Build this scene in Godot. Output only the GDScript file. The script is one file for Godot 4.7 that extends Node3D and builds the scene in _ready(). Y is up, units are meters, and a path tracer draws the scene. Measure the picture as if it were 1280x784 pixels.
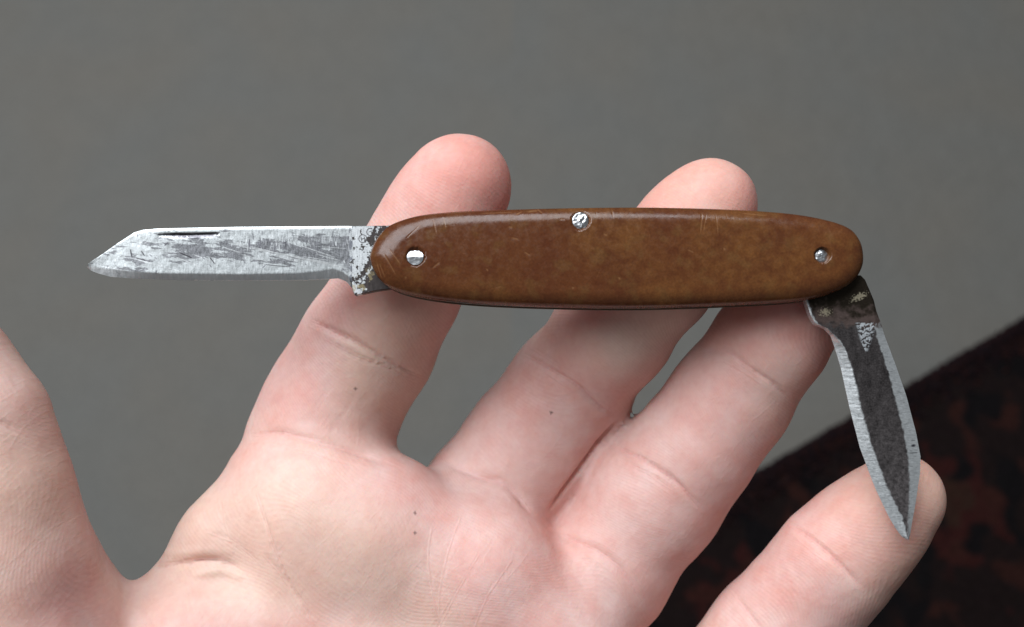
extends Node3D
# A left hand holds an old two-bladed pocket knife above a grey floor with a dark rug. Shapes are in millimetres in the
# frame of the hand (x along the knife, y away from the wrist, z out of the palm) and become metres in the meshes.

const MM := 0.001
var tilt := Basis(Vector3.RIGHT, deg_to_rad(-68.0))     # the palm faces up and a little towards the wrist
var held := Vector3(0, 0.62, 0)

func _ready():
	var cam := Camera3D.new(); cam.name = "camera"; add_child(cam)
	cam.transform = Transform3D(tilt, held + tilt.z * 0.170)
	cam.fov = 32.0; cam.near = 0.01; cam.far = 20.0
	var att := CameraAttributesPhysical.new()
	att.frustum_focal_length = 12.0 / tan(deg_to_rad(32.0 / 2.0)); att.exposure_aperture = 24.0; att.frustum_focus_distance = 0.170
	att.frustum_near = 0.01; att.frustum_far = 20.0
	cam.attributes = att
	var env := Environment.new()
	env.background_mode = Environment.BG_COLOR
	env.background_color = Color(0.125, 0.13, 0.135).linear_to_srgb()
	env.tonemap_mode = Environment.TONE_MAPPER_LINEAR
	env.tonemap_exposure = 1.0
	env.sdfgi_enabled = true; env.ssao_enabled = true; env.ssil_enabled = true
	var we := WorldEnvironment.new(); we.name = "surroundings"; we.environment = env; add_child(we)
	make_window(Vector3(-0.36, 0.69, 0.62).normalized(), 1.7, Vector2(2.2, 1.15), 6.4)

	make_floor()
	make_rug()
	make_hand()
	make_knife()

# ---------------------------------------------------------------- helpers
func thing(called: String, label: String, category: String, at := Transform3D()) -> Node3D:
	var o := Node3D.new(); o.name = called; add_child(o, true); o.transform = at
	o.set_meta("label", label); o.set_meta("category", category)
	return o

func part(called: String, mesh: Mesh, m: Material, parent: Node3D) -> MeshInstance3D:
	var o := MeshInstance3D.new(); o.name = called; o.mesh = mesh; o.material_override = m
	parent.add_child(o, true)
	return o

func mat(lin: Color, rough: float, metal := 0.0) -> StandardMaterial3D:
	var m := StandardMaterial3D.new()
	m.albedo_color = lin.linear_to_srgb(); m.roughness = rough; m.metallic = metal
	return m

func noise(s: int, freq: float, octaves := 3) -> FastNoiseLite:
	var n := FastNoiseLite.new(); n.seed = s; n.frequency = freq; n.noise_type = FastNoiseLite.TYPE_SIMPLEX_SMOOTH
	n.fractal_octaves = octaves
	return n

func sm(a: float, b: float, x: float) -> float:
	return smoothstep(a, b, x)

# Grid of points (rows of equal length) as triangles; the outside is on the side of (next row) x (next point).
func sheet(rows: Array, uvs = null, close_row := false) -> Array:
	var v := PackedVector3Array(); var uv := PackedVector2Array(); var idx := PackedInt32Array()
	var n: int = rows[0].size()
	for r in rows.size():
		for c in n:
			v.append(rows[r][c] * MM)
			uv.append(uvs[r][c] if uvs != null else Vector2(rows[r][c].x, rows[r][c].y))
	for r in rows.size() - 1:
		for c in (n if close_row else n - 1):
			var a := r * n + c; var b := r * n + (c + 1) % n; var d := a + n; var e := b + n
			idx.append_array([a, b, d, b, e, d])
	return [v, uv, idx]

func normals_of(v: PackedVector3Array, idx: PackedInt32Array) -> PackedVector3Array:
	var nr := PackedVector3Array(); nr.resize(v.size())
	for t in range(0, idx.size(), 3):
		var a := idx[t]; var b := idx[t + 1]; var c := idx[t + 2]
		var f := (v[c] - v[a]).cross(v[b] - v[a]) * 1e6
		nr[a] += f; nr[b] += f; nr[c] += f
	for i in nr.size():
		nr[i] = nr[i].normalized() if nr[i].length_squared() > 1e-20 else Vector3.UP
	return nr

func add_surface(mesh: ArrayMesh, s: Array, colors = null) -> ArrayMesh:
	var arr := []; arr.resize(Mesh.ARRAY_MAX)
	arr[Mesh.ARRAY_VERTEX] = s[0]; arr[Mesh.ARRAY_TEX_UV] = s[1]; arr[Mesh.ARRAY_INDEX] = s[2]
	arr[Mesh.ARRAY_NORMAL] = normals_of(s[0], s[2])
	if colors != null: arr[Mesh.ARRAY_COLOR] = colors
	mesh.add_surface_from_arrays(Mesh.PRIMITIVE_TRIANGLES, arr)
	return mesh

func joined(list: Array) -> Array:
	var v := PackedVector3Array(); var uv := PackedVector2Array(); var idx := PackedInt32Array()
	for s in list:
		var at := v.size()
		v.append_array(s[0]); uv.append_array(s[1])
		for i in s[2]: idx.append(i + at)
	return [v, uv, idx]

func pts(list: Array) -> PackedVector2Array:
	var o := PackedVector2Array()
	for p in list: o.append(Vector2(p[0], p[1]))
	return o

# A closed smooth outline through the points, n steps of equal length.
func outline(list: Array, n: int) -> PackedVector2Array:
	var p := pts(list); var m := p.size(); var dense := PackedVector2Array()
	for i in m:
		for k in 24:
			dense.append(p[i].cubic_interpolate(p[(i + 1) % m], p[(i + m - 1) % m], p[(i + 2) % m], k / 24.0))
	dense.append(dense[0])
	var total := 0.0
	for i in dense.size() - 1: total += dense[i].distance_to(dense[i + 1])
	var out := PackedVector2Array(); var run := 0.0; var next := 0.0
	for i in dense.size() - 1:
		var l := dense[i].distance_to(dense[i + 1])
		while out.size() < n and next <= run + l:
			out.append(dense[i].lerp(dense[i + 1], (next - run) / maxf(l, 1e-6))); next += total / n
		run += l
	while out.size() < n: out.append(dense[0])
	return out

func at_x(list: Array, x: float) -> float:            # piecewise straight y(x)
	for i in list.size() - 1:
		if x <= list[i + 1][0] or i == list.size() - 2:
			return lerpf(list[i][1], list[i + 1][1], clampf((x - list[i][0]) / maxf(list[i + 1][0] - list[i][0], 1e-5), 0, 1))
	return list[0][1]

# A flat plate with an outline, from z0 to z1, its edges broken by a small chamfer.
func plate(loop: PackedVector2Array, z0: float, z1: float, bev := 0.12) -> Array:
	if Geometry2D.is_polygon_clockwise(loop): loop.reverse()
	var n := loop.size(); var inner := PackedVector2Array()
	for i in n:
		var d1 := (loop[i] - loop[(i + n - 1) % n]).normalized(); var d2 := (loop[(i + 1) % n] - loop[i]).normalized()
		var t := (d1 + d2).normalized()
		inner.append(loop[i] + Vector2(-t.y, t.x) * bev)
	var parts := []
	var levels := [[inner, z1], [loop, z1 - bev], [loop, z0 + bev], [inner, z0]]
	for k in 3:
		var rows := []
		for s in 2:
			var row := []
			for p in levels[k + s][0]: row.append(Vector3(p.x, p.y, levels[k + s][1]))
			rows.append(row)
		parts.append(sheet(rows, null, true))
	var tri := Geometry2D.triangulate_polygon(inner)
	for side in 2:
		var v := PackedVector3Array(); var uv := PackedVector2Array(); var idx := PackedInt32Array()
		for p in inner:
			v.append(Vector3(p.x, p.y, z1 if side == 0 else z0) * MM); uv.append(p)
		for t in range(0, tri.size(), 3):
			var a := inner[tri[t]]; var b := inner[tri[t + 1]]; var c := inner[tri[t + 2]]
			var ccw := (b - a).cross(c - a) > 0
			if ccw == (side == 0): idx.append_array([tri[t], tri[t + 2], tri[t + 1]])
			else: idx.append_array([tri[t], tri[t + 1], tri[t + 2]])
		parts.append([v, uv, idx])
	return joined(parts)

func uv_box(s: Array, box: Rect2) -> Array:            # flat mapping of millimetres in x and y onto a picture
	var uv := PackedVector2Array()
	for p in s[0]: uv.append(Vector2((p.x / MM - box.position.x) / box.size.x, 1.0 - (p.y / MM - box.position.y) / box.size.y))
	s[1] = uv
	return s

# ---------------------------------------------------------------- pictures of what surfaces are made of
# Calls f(x, y) in millimetres for every pixel, on all cores; f gives a Color.
func painted(box: Rect2, per_mm: float, f: Callable) -> Image:
	var w := int(box.size.x * per_mm); var h := int(box.size.y * per_mm)
	var rows := []; rows.resize(h)
	var job := func(j: int):
		var line := PackedByteArray(); line.resize(w * 4)
		var y := box.end.y - (j + 0.5) / per_mm
		for i in w:
			var c: Color = f.call(box.position.x + (i + 0.5) / per_mm, y)
			line[i * 4] = int(clampf(c.r, 0, 1) * 255.0); line[i * 4 + 1] = int(clampf(c.g, 0, 1) * 255.0)
			line[i * 4 + 2] = int(clampf(c.b, 0, 1) * 255.0); line[i * 4 + 3] = int(clampf(c.a, 0, 1) * 255.0)
		rows[j] = line
	var id := WorkerThreadPool.add_group_task(job, h)
	WorkerThreadPool.wait_for_group_task_completion(id)
	var data := PackedByteArray()
	for j in h: data.append_array(rows[j])
	return Image.create_from_data(w, h, false, Image.FORMAT_RGBA8, data)

func scratch(im: Image, box: Rect2, a: Vector2, b: Vector2, wide: float, c: Color, strength := 1.0):
	var s := im.get_width() / box.size.x
	var p := Vector2(a.x - box.position.x, box.end.y - a.y) * s; var q := Vector2(b.x - box.position.x, box.end.y - b.y) * s
	var r := wide * s * 0.5
	for y in range(maxi(0, int(minf(p.y, q.y) - r - 1)), mini(im.get_height(), int(maxf(p.y, q.y) + r + 2))):
		for x in range(maxi(0, int(minf(p.x, q.x) - r - 1)), mini(im.get_width(), int(maxf(p.x, q.x) + r + 2))):
			var o := Vector2(x + 0.5, y + 0.5); var t := clampf((o - p).dot(q - p) / maxf((q - p).length_squared(), 1e-6), 0, 1)
			var k := clampf(r + 0.5 - o.distance_to(p.lerp(q, t)), 0, 1) * strength * minf(1.0, 4.0 * minf(t, 1.0 - t) + 0.4)
			if k > 0: im.set_pixel(x, y, im.get_pixel(x, y).lerp(c, k))

func srgb(r: float, g: float, b: float) -> Color:
	return Color(r, g, b).linear_to_srgb()

# ---------------------------------------------------------------- the light and the room's floor
func make_window(dir: Vector3, dist: float, size: Vector2, energy: float):
	var at := held + tilt * (dir * dist)
	var b := Basis.looking_at(held - at, Vector3.UP)
	var o := thing("window", "white framed window that lets in the daylight, above and behind the viewer", "window", Transform3D(b, at))
	var white := mat(Color(0.8, 0.8, 0.78), 0.5)
	var glow := mat(Color(0.8, 0.8, 0.8), 0.3)
	glow.emission_enabled = true; glow.emission = Color(0.9, 0.96, 1.0); glow.emission_energy_multiplier = 0.5
	var pane := BoxMesh.new(); pane.size = Vector3(size.x, size.y, 0.006)
	part("pane", pane, glow, o)
	for s in [-1, 1]:
		var up := BoxMesh.new(); up.size = Vector3(0.07, size.y + 0.14, 0.05)
		part("frame", up, white, o).position = Vector3(s * (size.x / 2 + 0.035), 0, 0)
		var across := BoxMesh.new(); across.size = Vector3(size.x, 0.07, 0.05)
		part("frame", across, white, o).position = Vector3(0, s * (size.y / 2 + 0.035), 0)
	var l := AreaLight3D.new(); l.name = "window_light"; o.add_child(l)
	l.position = Vector3(0, 0, -0.03); l.area_size = size; l.light_energy = energy; l.light_color = Color(0.975, 0.985, 1.0)
	l.area_range = 8.0; l.area_attenuation = 2.0; l.shadow_enabled = true

func make_floor():
	var m := mat(Color(1, 1, 1), 0.75)
	var n1 := noise(3, 0.9, 4); var n2 := noise(4, 0.06, 3); var n3 := noise(5, 0.015, 2)
	var im := painted(Rect2(0, 0, 512, 512), 2.0, func(x, y):
		var g := 1.0 + 0.2 * n1.get_noise_2d(x * 0.7, y * 0.7) + 0.045 * n2.get_noise_2d(x, y)
		var t := n3.get_noise_2d(x, y) * 0.04
		return srgb(0.095 * g * (1 + t), 0.092 * g, 0.082 * g * (1 - t)))
	m.albedo_texture = ImageTexture.create_from_image(im)
	var nt := NoiseTexture2D.new(); nt.width = 512; nt.height = 512; nt.seamless = true; nt.noise = noise(8, 0.08, 4)
	m.heightmap_enabled = true; m.heightmap_texture = nt; m.heightmap_scale = 0.05
	m.uv1_scale = Vector3(30, 30, 1)
	var p := PlaneMesh.new(); p.size = Vector2(30, 30)
	var o := part("floor", p, m, self)
	o.set_meta("label", "plain grey floor under the hand"); o.set_meta("category", "floor"); o.set_meta("kind", "structure")

func make_rug():
	# one long edge runs where the floor meets the dark pile; the rug lies on the viewer's lower right
	var a := Vector3(0.1720, 0, -0.1236); var b := Vector3(0.3880, 0, -0.2440)
	var along := (b - a).normalized(); var side := Vector3.UP.cross(along)
	if side.z < 0: side = -side
	var o := thing("rug", "dark rug with a deep red and brown pattern on the grey floor", "rug",
		Transform3D(Basis(along, Vector3.UP, along.cross(Vector3.UP)), (a + b) / 2 + along * 0.1))
	if o.basis.z.dot(side) < 0: o.basis = Basis(-along, Vector3.UP, (-along).cross(Vector3.UP))
	var L := 1.3; var W := 0.8; var H := 0.012
	var n1 := noise(21, 0.022, 3); var n2 := noise(22, 0.011, 2); var n3 := noise(23, 0.3, 2)
	var im := painted(Rect2(0, 0, L * 1000, W * 1000), 0.5, func(x, y):
		var c := Color(0.0075, 0.0048, 0.0047)
		var cell := Vector2(fposmod(x + 20 * n2.get_noise_2d(x, y), 150) - 75, fposmod(y, 130) - 65)
		var r := cell.length() + 26 * n1.get_noise_2d(x * 1.5, y * 1.5)
		if r < 46: c = c.lerp(Color(0.02, 0.006, 0.0055), sm(46, 36, r))
		if r < 22: c = c.lerp(Color(0.019, 0.0095, 0.007), sm(22, 14, r))
		var q := n1.get_noise_2d(x + 500, y)
		c = c.lerp(Color(0.02, 0.0075, 0.006), sm(0.15, 0.4, q) * 0.8)
		c = c.lerp(Color(0.0045, 0.0038, 0.0042), sm(0.1, 0.35, n2.get_noise_2d(x * 2.0, y * 2.0 + 90)))
		var g := 1.0 + 0.5 * n3.get_noise_2d(x, y)
		return srgb(c.r * g, c.g * g, c.b * g))
	var m := mat(Color(1, 1, 1), 1.0); m.albedo_texture = ImageTexture.create_from_image(im); m.metallic_specular = 0.15
	var rows := []; var uvs := []
	for j in 202:
		var row := []; var uv := []
		for i in 261:
			var x := (i / 260.0 - 0.5) * L * 1000; var z := clampf((j - 1) / 200.0, 0, 1) * W * 1000
			var edge := minf(z, minf(L * 500 - absf(x), W * 1000 - z))
			var wob := n1.get_noise_2d(x * 0.6, 7) * 0.8
			var y := H * 1000 * (1.0 - pow(1.0 - clampf(edge / 9.0, 0, 1), 2.0)) + 0.9 * n3.get_noise_2d(x * 0.6, z * 0.6) * sm(0, 6, edge)
			row.append(Vector3(x, y if j > 0 else 0.2, z + wob)); uv.append(Vector2(x / L / 1000 + 0.5, z / W / 1000))
		rows.append(row); uvs.append(uv)
	var base := part("pile", add_surface(ArrayMesh.new(), sheet(rows, uvs)), m, o)
	# short tufts of yarn along the near edge break its outline
	var rng := RandomNumberGenerator.new(); rng.seed = 5
	var tuft := CylinderMesh.new(); tuft.top_radius = 0.0006; tuft.bottom_radius = 0.0011; tuft.height = 0.005; tuft.radial_segments = 5; tuft.rings = 1
	var mm := MultiMesh.new(); mm.transform_format = MultiMesh.TRANSFORM_3D; mm.use_colors = true; mm.mesh = tuft; mm.instance_count = 9000
	for i in 9000:
		var x := rng.randf_range(-L / 2, L / 2); var z := rng.randf() * rng.randf() * 0.03
		var wob := n1.get_noise_2d(x * 600, 7) * 0.0008
		var y := H * (1.0 - pow(1.0 - clampf(z / 0.009, 0, 1), 2.0))
		mm.set_instance_transform(i, Transform3D(Basis.from_euler(Vector3(rng.randf_range(-0.9, 0.2), rng.randf() * 6.0, rng.randf_range(-0.5, 0.5))), Vector3(x, y + 0.001, z + wob)))
		var c := Color(0.008, 0.006, 0.008).lerp(Color(0.03, 0.01, 0.008), rng.randf() * rng.randf())
		mm.set_instance_color(i, c)
	var tm := mat(Color(1, 1, 1), 0.95); tm.vertex_color_use_as_albedo = true; tm.metallic_specular = 0.15
	var t := MultiMeshInstance3D.new(); t.name = "edge_tufts"; t.multimesh = mm; t.material_override = tm; o.add_child(t); t.set_meta("kind", "stuff")

# ---------------------------------------------------------------- the hand
const CELL := 1.0
var bone_a := PackedVector3Array(); var bone_ab := PackedVector3Array(); var bone_inv := PackedFloat32Array()
var bone_r := PackedFloat32Array(); var bone_dr := PackedFloat32Array(); var bone_c := PackedInt32Array()   # chain 0 is the palm, 6 the webs
var folds := []          # [points, half width, depth]
var crease_w := 0; var crease_h := 0; var crease_map := PackedFloat32Array()
const CREASE_STEP := 0.25
const LO := Vector3(-104, -118, -46)
const HI := Vector3(78, 34, 26)

func chain(list: Array, c: int):
	for i in list.size() - 1:
		var a := Vector3(list[i][0], list[i][1], list[i][2]); var b := Vector3(list[i + 1][0], list[i + 1][1], list[i + 1][2])
		bone_a.append(a); bone_ab.append(b - a); bone_inv.append(1.0 / (b - a).length_squared())
		bone_r.append(list[i][3]); bone_dr.append(list[i + 1][3] - list[i][3]); bone_c.append(c)

# Distance to the skin: tapered capsules joined softly along each chain, then each finger to the palm. Bones come in the order of their chains.
func field(p: Vector3, use: PackedInt32Array) -> float:
	var palm := 1e3; var fingers := 1e3; var cur := 1e3; var now := 0
	var last := use.size()
	for n in last + 1:
		var c := bone_c[use[n]] if n < last else 99
		if c != now:
			if now == 0: palm = cur
			elif now == 6: palm = union(palm, cur, 4.0)
			elif now < 5: fingers = union(fingers, cur, 3.3)
			cur = cur if now == 5 else 1e3
			now = c
			if n == last: break
		var i := use[n]
		var q := p - bone_a[i]; var ab := bone_ab[i]
		var h := clampf(q.dot(ab) * bone_inv[i], 0.0, 1.0)
		var e := (q - ab * h).length() - bone_r[i] - bone_dr[i] * h
		var k := 7.0 if c == 0 else (4.0 if c < 5 else 6.0)
		var m := maxf(k - absf(cur - e), 0.0)
		cur = minf(cur, e) - m * m / (4.0 * k)
	return maxf(union(union(palm, fingers, 3.6), cur, 3.2), -114.0 - p.y)       # the thumb comes last; the arm ends out of sight

func union(a: float, b: float, k: float) -> float:
	var m := maxf(k - absf(a - b), 0.0)
	return minf(a, b) - m * m / (4.0 * k)

func near_bones(p: Vector3, reach: float, among: PackedInt32Array) -> PackedInt32Array:
	var all := PackedFloat32Array(); var least := 1e9
	for i in among:
		var q := p - bone_a[i]; var ab := bone_ab[i]
		var h := clampf(q.dot(ab) * bone_inv[i], 0.0, 1.0)
		var e := (q - ab * h).length() - bone_r[i] - bone_dr[i] * h
		all.append(e); least = minf(least, e)
	var out := PackedInt32Array()
	for n in among.size():
		if all[n] < least + reach: out.append(among[n])
	return out

func crease_at(x: float, y: float) -> float:
	var fx := (x - LO.x) / CREASE_STEP; var fy := (y - LO.y) / CREASE_STEP
	var i := int(fx); var j := int(fy)
	if i < 0 or j < 0 or i >= crease_w - 1 or j >= crease_h - 1: return 0.0
	fx -= i; fy -= j
	var a := j * crease_w + i
	return lerpf(lerpf(crease_map[a], crease_map[a + 1], fx), lerpf(crease_map[a + crease_w], crease_map[a + crease_w + 1], fx), fy)

func press(list: Array, wide: float, depth: float):
	var p := pts(list); var line := PackedVector2Array()
	for i in p.size() - 1:
		for k in 8:
			line.append(p[i].cubic_interpolate(p[i + 1], p[maxi(i - 1, 0)], p[mini(i + 2, p.size() - 1)], k / 8.0))
	line.append(p[-1])
	var mark := {}
	var reach := wide * 1.8
	for s in line.size() - 1:
		var t0 := s / float(line.size() - 1)
		var a := line[s]; var b := line[s + 1]
		for j in range(int((minf(a.y, b.y) - reach - LO.y) / CREASE_STEP), int((maxf(a.y, b.y) + reach - LO.y) / CREASE_STEP) + 1):
			for i in range(int((minf(a.x, b.x) - reach - LO.x) / CREASE_STEP), int((maxf(a.x, b.x) + reach - LO.x) / CREASE_STEP) + 1):
				if i < 0 or j < 0 or i >= crease_w or j >= crease_h: continue
				var o := Vector2(LO.x + i * CREASE_STEP, LO.y + j * CREASE_STEP)
				var t := clampf((o - a).dot(b - a) / maxf((b - a).length_squared(), 1e-6), 0, 1)
				var w := o.distance_to(a.lerp(b, t)) / wide
				if w > 1.8: continue
				var along := t0 + t / (line.size() - 1)
				var v := depth * (0.5 * exp(-w * w * 8.0) + 0.5 * exp(-w * w * 1.8)) * minf(1.0, 3.5 * minf(along, 1.0 - along) + 0.15)
				var key := j * crease_w + i
				if absf(v) > absf(mark.get(key, 0.0)): mark[key] = v
	for key in mark: crease_map[key] += mark[key]

func skin_material() -> StandardMaterial3D:
	var m := StandardMaterial3D.new()
	m.vertex_color_use_as_albedo = true
	m.roughness = 0.52; m.metallic_specular = 0.36
	m.subsurf_scatter_enabled = true; m.subsurf_scatter_strength = 0.26
	# fine relief of the skin: friction ridges, small lengthwise wrinkles, pores
	var box := Rect2(LO.x, -64, 180, 98)
	var nw := noise(31, 0.028, 2); var na := noise(32, 0.05, 2); var nl := noise(33, 0.16, 3); var np := noise(34, 1.1, 2); var nd := noise(35, 0.012, 1)
	var im := painted(box, 7.5, func(x, y):
		var lx: float = x * 0.8 - y * 0.6; var ly: float = x * 0.6 + y * 0.8
		var ph: float = ly + 0.35 * lx * nd.get_noise_2d(x, y) + 7.0 * nw.get_noise_2d(x, y)
		var ridge: float = sin(ph * TAU / 0.62) * (0.45 + 0.4 * maxf(0.0, na.get_noise_2d(x, y) + 0.15))
		var wr: float = absf(nl.get_noise_2d(lx * 9.0, ly * 0.5))
		var wr2: float = absf(nl.get_noise_2d(lx * 1.0 + 200, ly * 4.0))
		var h: float = 0.55 + 0.11 * ridge - 0.13 * sm(0.09, 0.0, wr) - 0.06 * sm(0.07, 0.0, wr2) + 0.10 * np.get_noise_2d(x, y)
		return Color(h, h, h))
	var rng := RandomNumberGenerator.new(); rng.seed = 77
	var low := Color(0.12, 0.12, 0.12); var rise := Color(0.85, 0.85, 0.85)
	for c in folds:                                           # the crease lines proper, each with finer ones beside it
		if c[2] < 0.1: continue
		for run in (4 if c[2] > 0.25 else 2):
			var off: Vector2 = Vector2(rng.randf_range(-1, 1), rng.randf_range(-1, 1)) * c[1] * (0.0 if run == 0 else 1.3)
			var from := 0 if run == 0 else rng.randi_range(0, 1)
			for i in range(from, c[0].size() - 1 - (0 if run == 0 else rng.randi_range(0, 1))):
				var a: Vector2 = Vector2(c[0][i][0], c[0][i][1]) + off; var b: Vector2 = Vector2(c[0][i + 1][0], c[0][i + 1][1]) + off
				var mid: Vector2 = (a + b) / 2 + Vector2(rng.randf_range(-0.2, 0.2), rng.randf_range(-0.2, 0.2))
				scratch(im, box, a, mid, 0.22, low, 0.75 if run == 0 else 0.4); scratch(im, box, mid, b, 0.22, low, 0.75 if run == 0 else 0.4)
	for i in 520:
		var a := Vector2(rng.randf_range(-80, 70), rng.randf_range(-60, 28))
		var dir := Vector2(0.6, 0.8).rotated(rng.randf_range(-0.22, 0.22) + (rng.randf_range(0.5, 1.2) if rng.randf() < 0.2 else 0.0))
		var b := a + dir * rng.randf_range(1.5, 8.0)
		var bow := dir.orthogonal() * rng.randf_range(-0.5, 0.5)
		var c := low if rng.randf() < 0.7 else rise
		var k := rng.randf_range(0.12, 0.42); var w := rng.randf_range(0.10, 0.22)
		scratch(im, box, a, (a + b) / 2 + bow, w, c, k); scratch(im, box, (a + b) / 2 + bow, b, w, c, k)
	m.heightmap_enabled = true; m.heightmap_texture = ImageTexture.create_from_image(im); m.heightmap_scale = 0.013
	m.texture_repeat = true
	m.set_meta("box", box)
	return m

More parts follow.
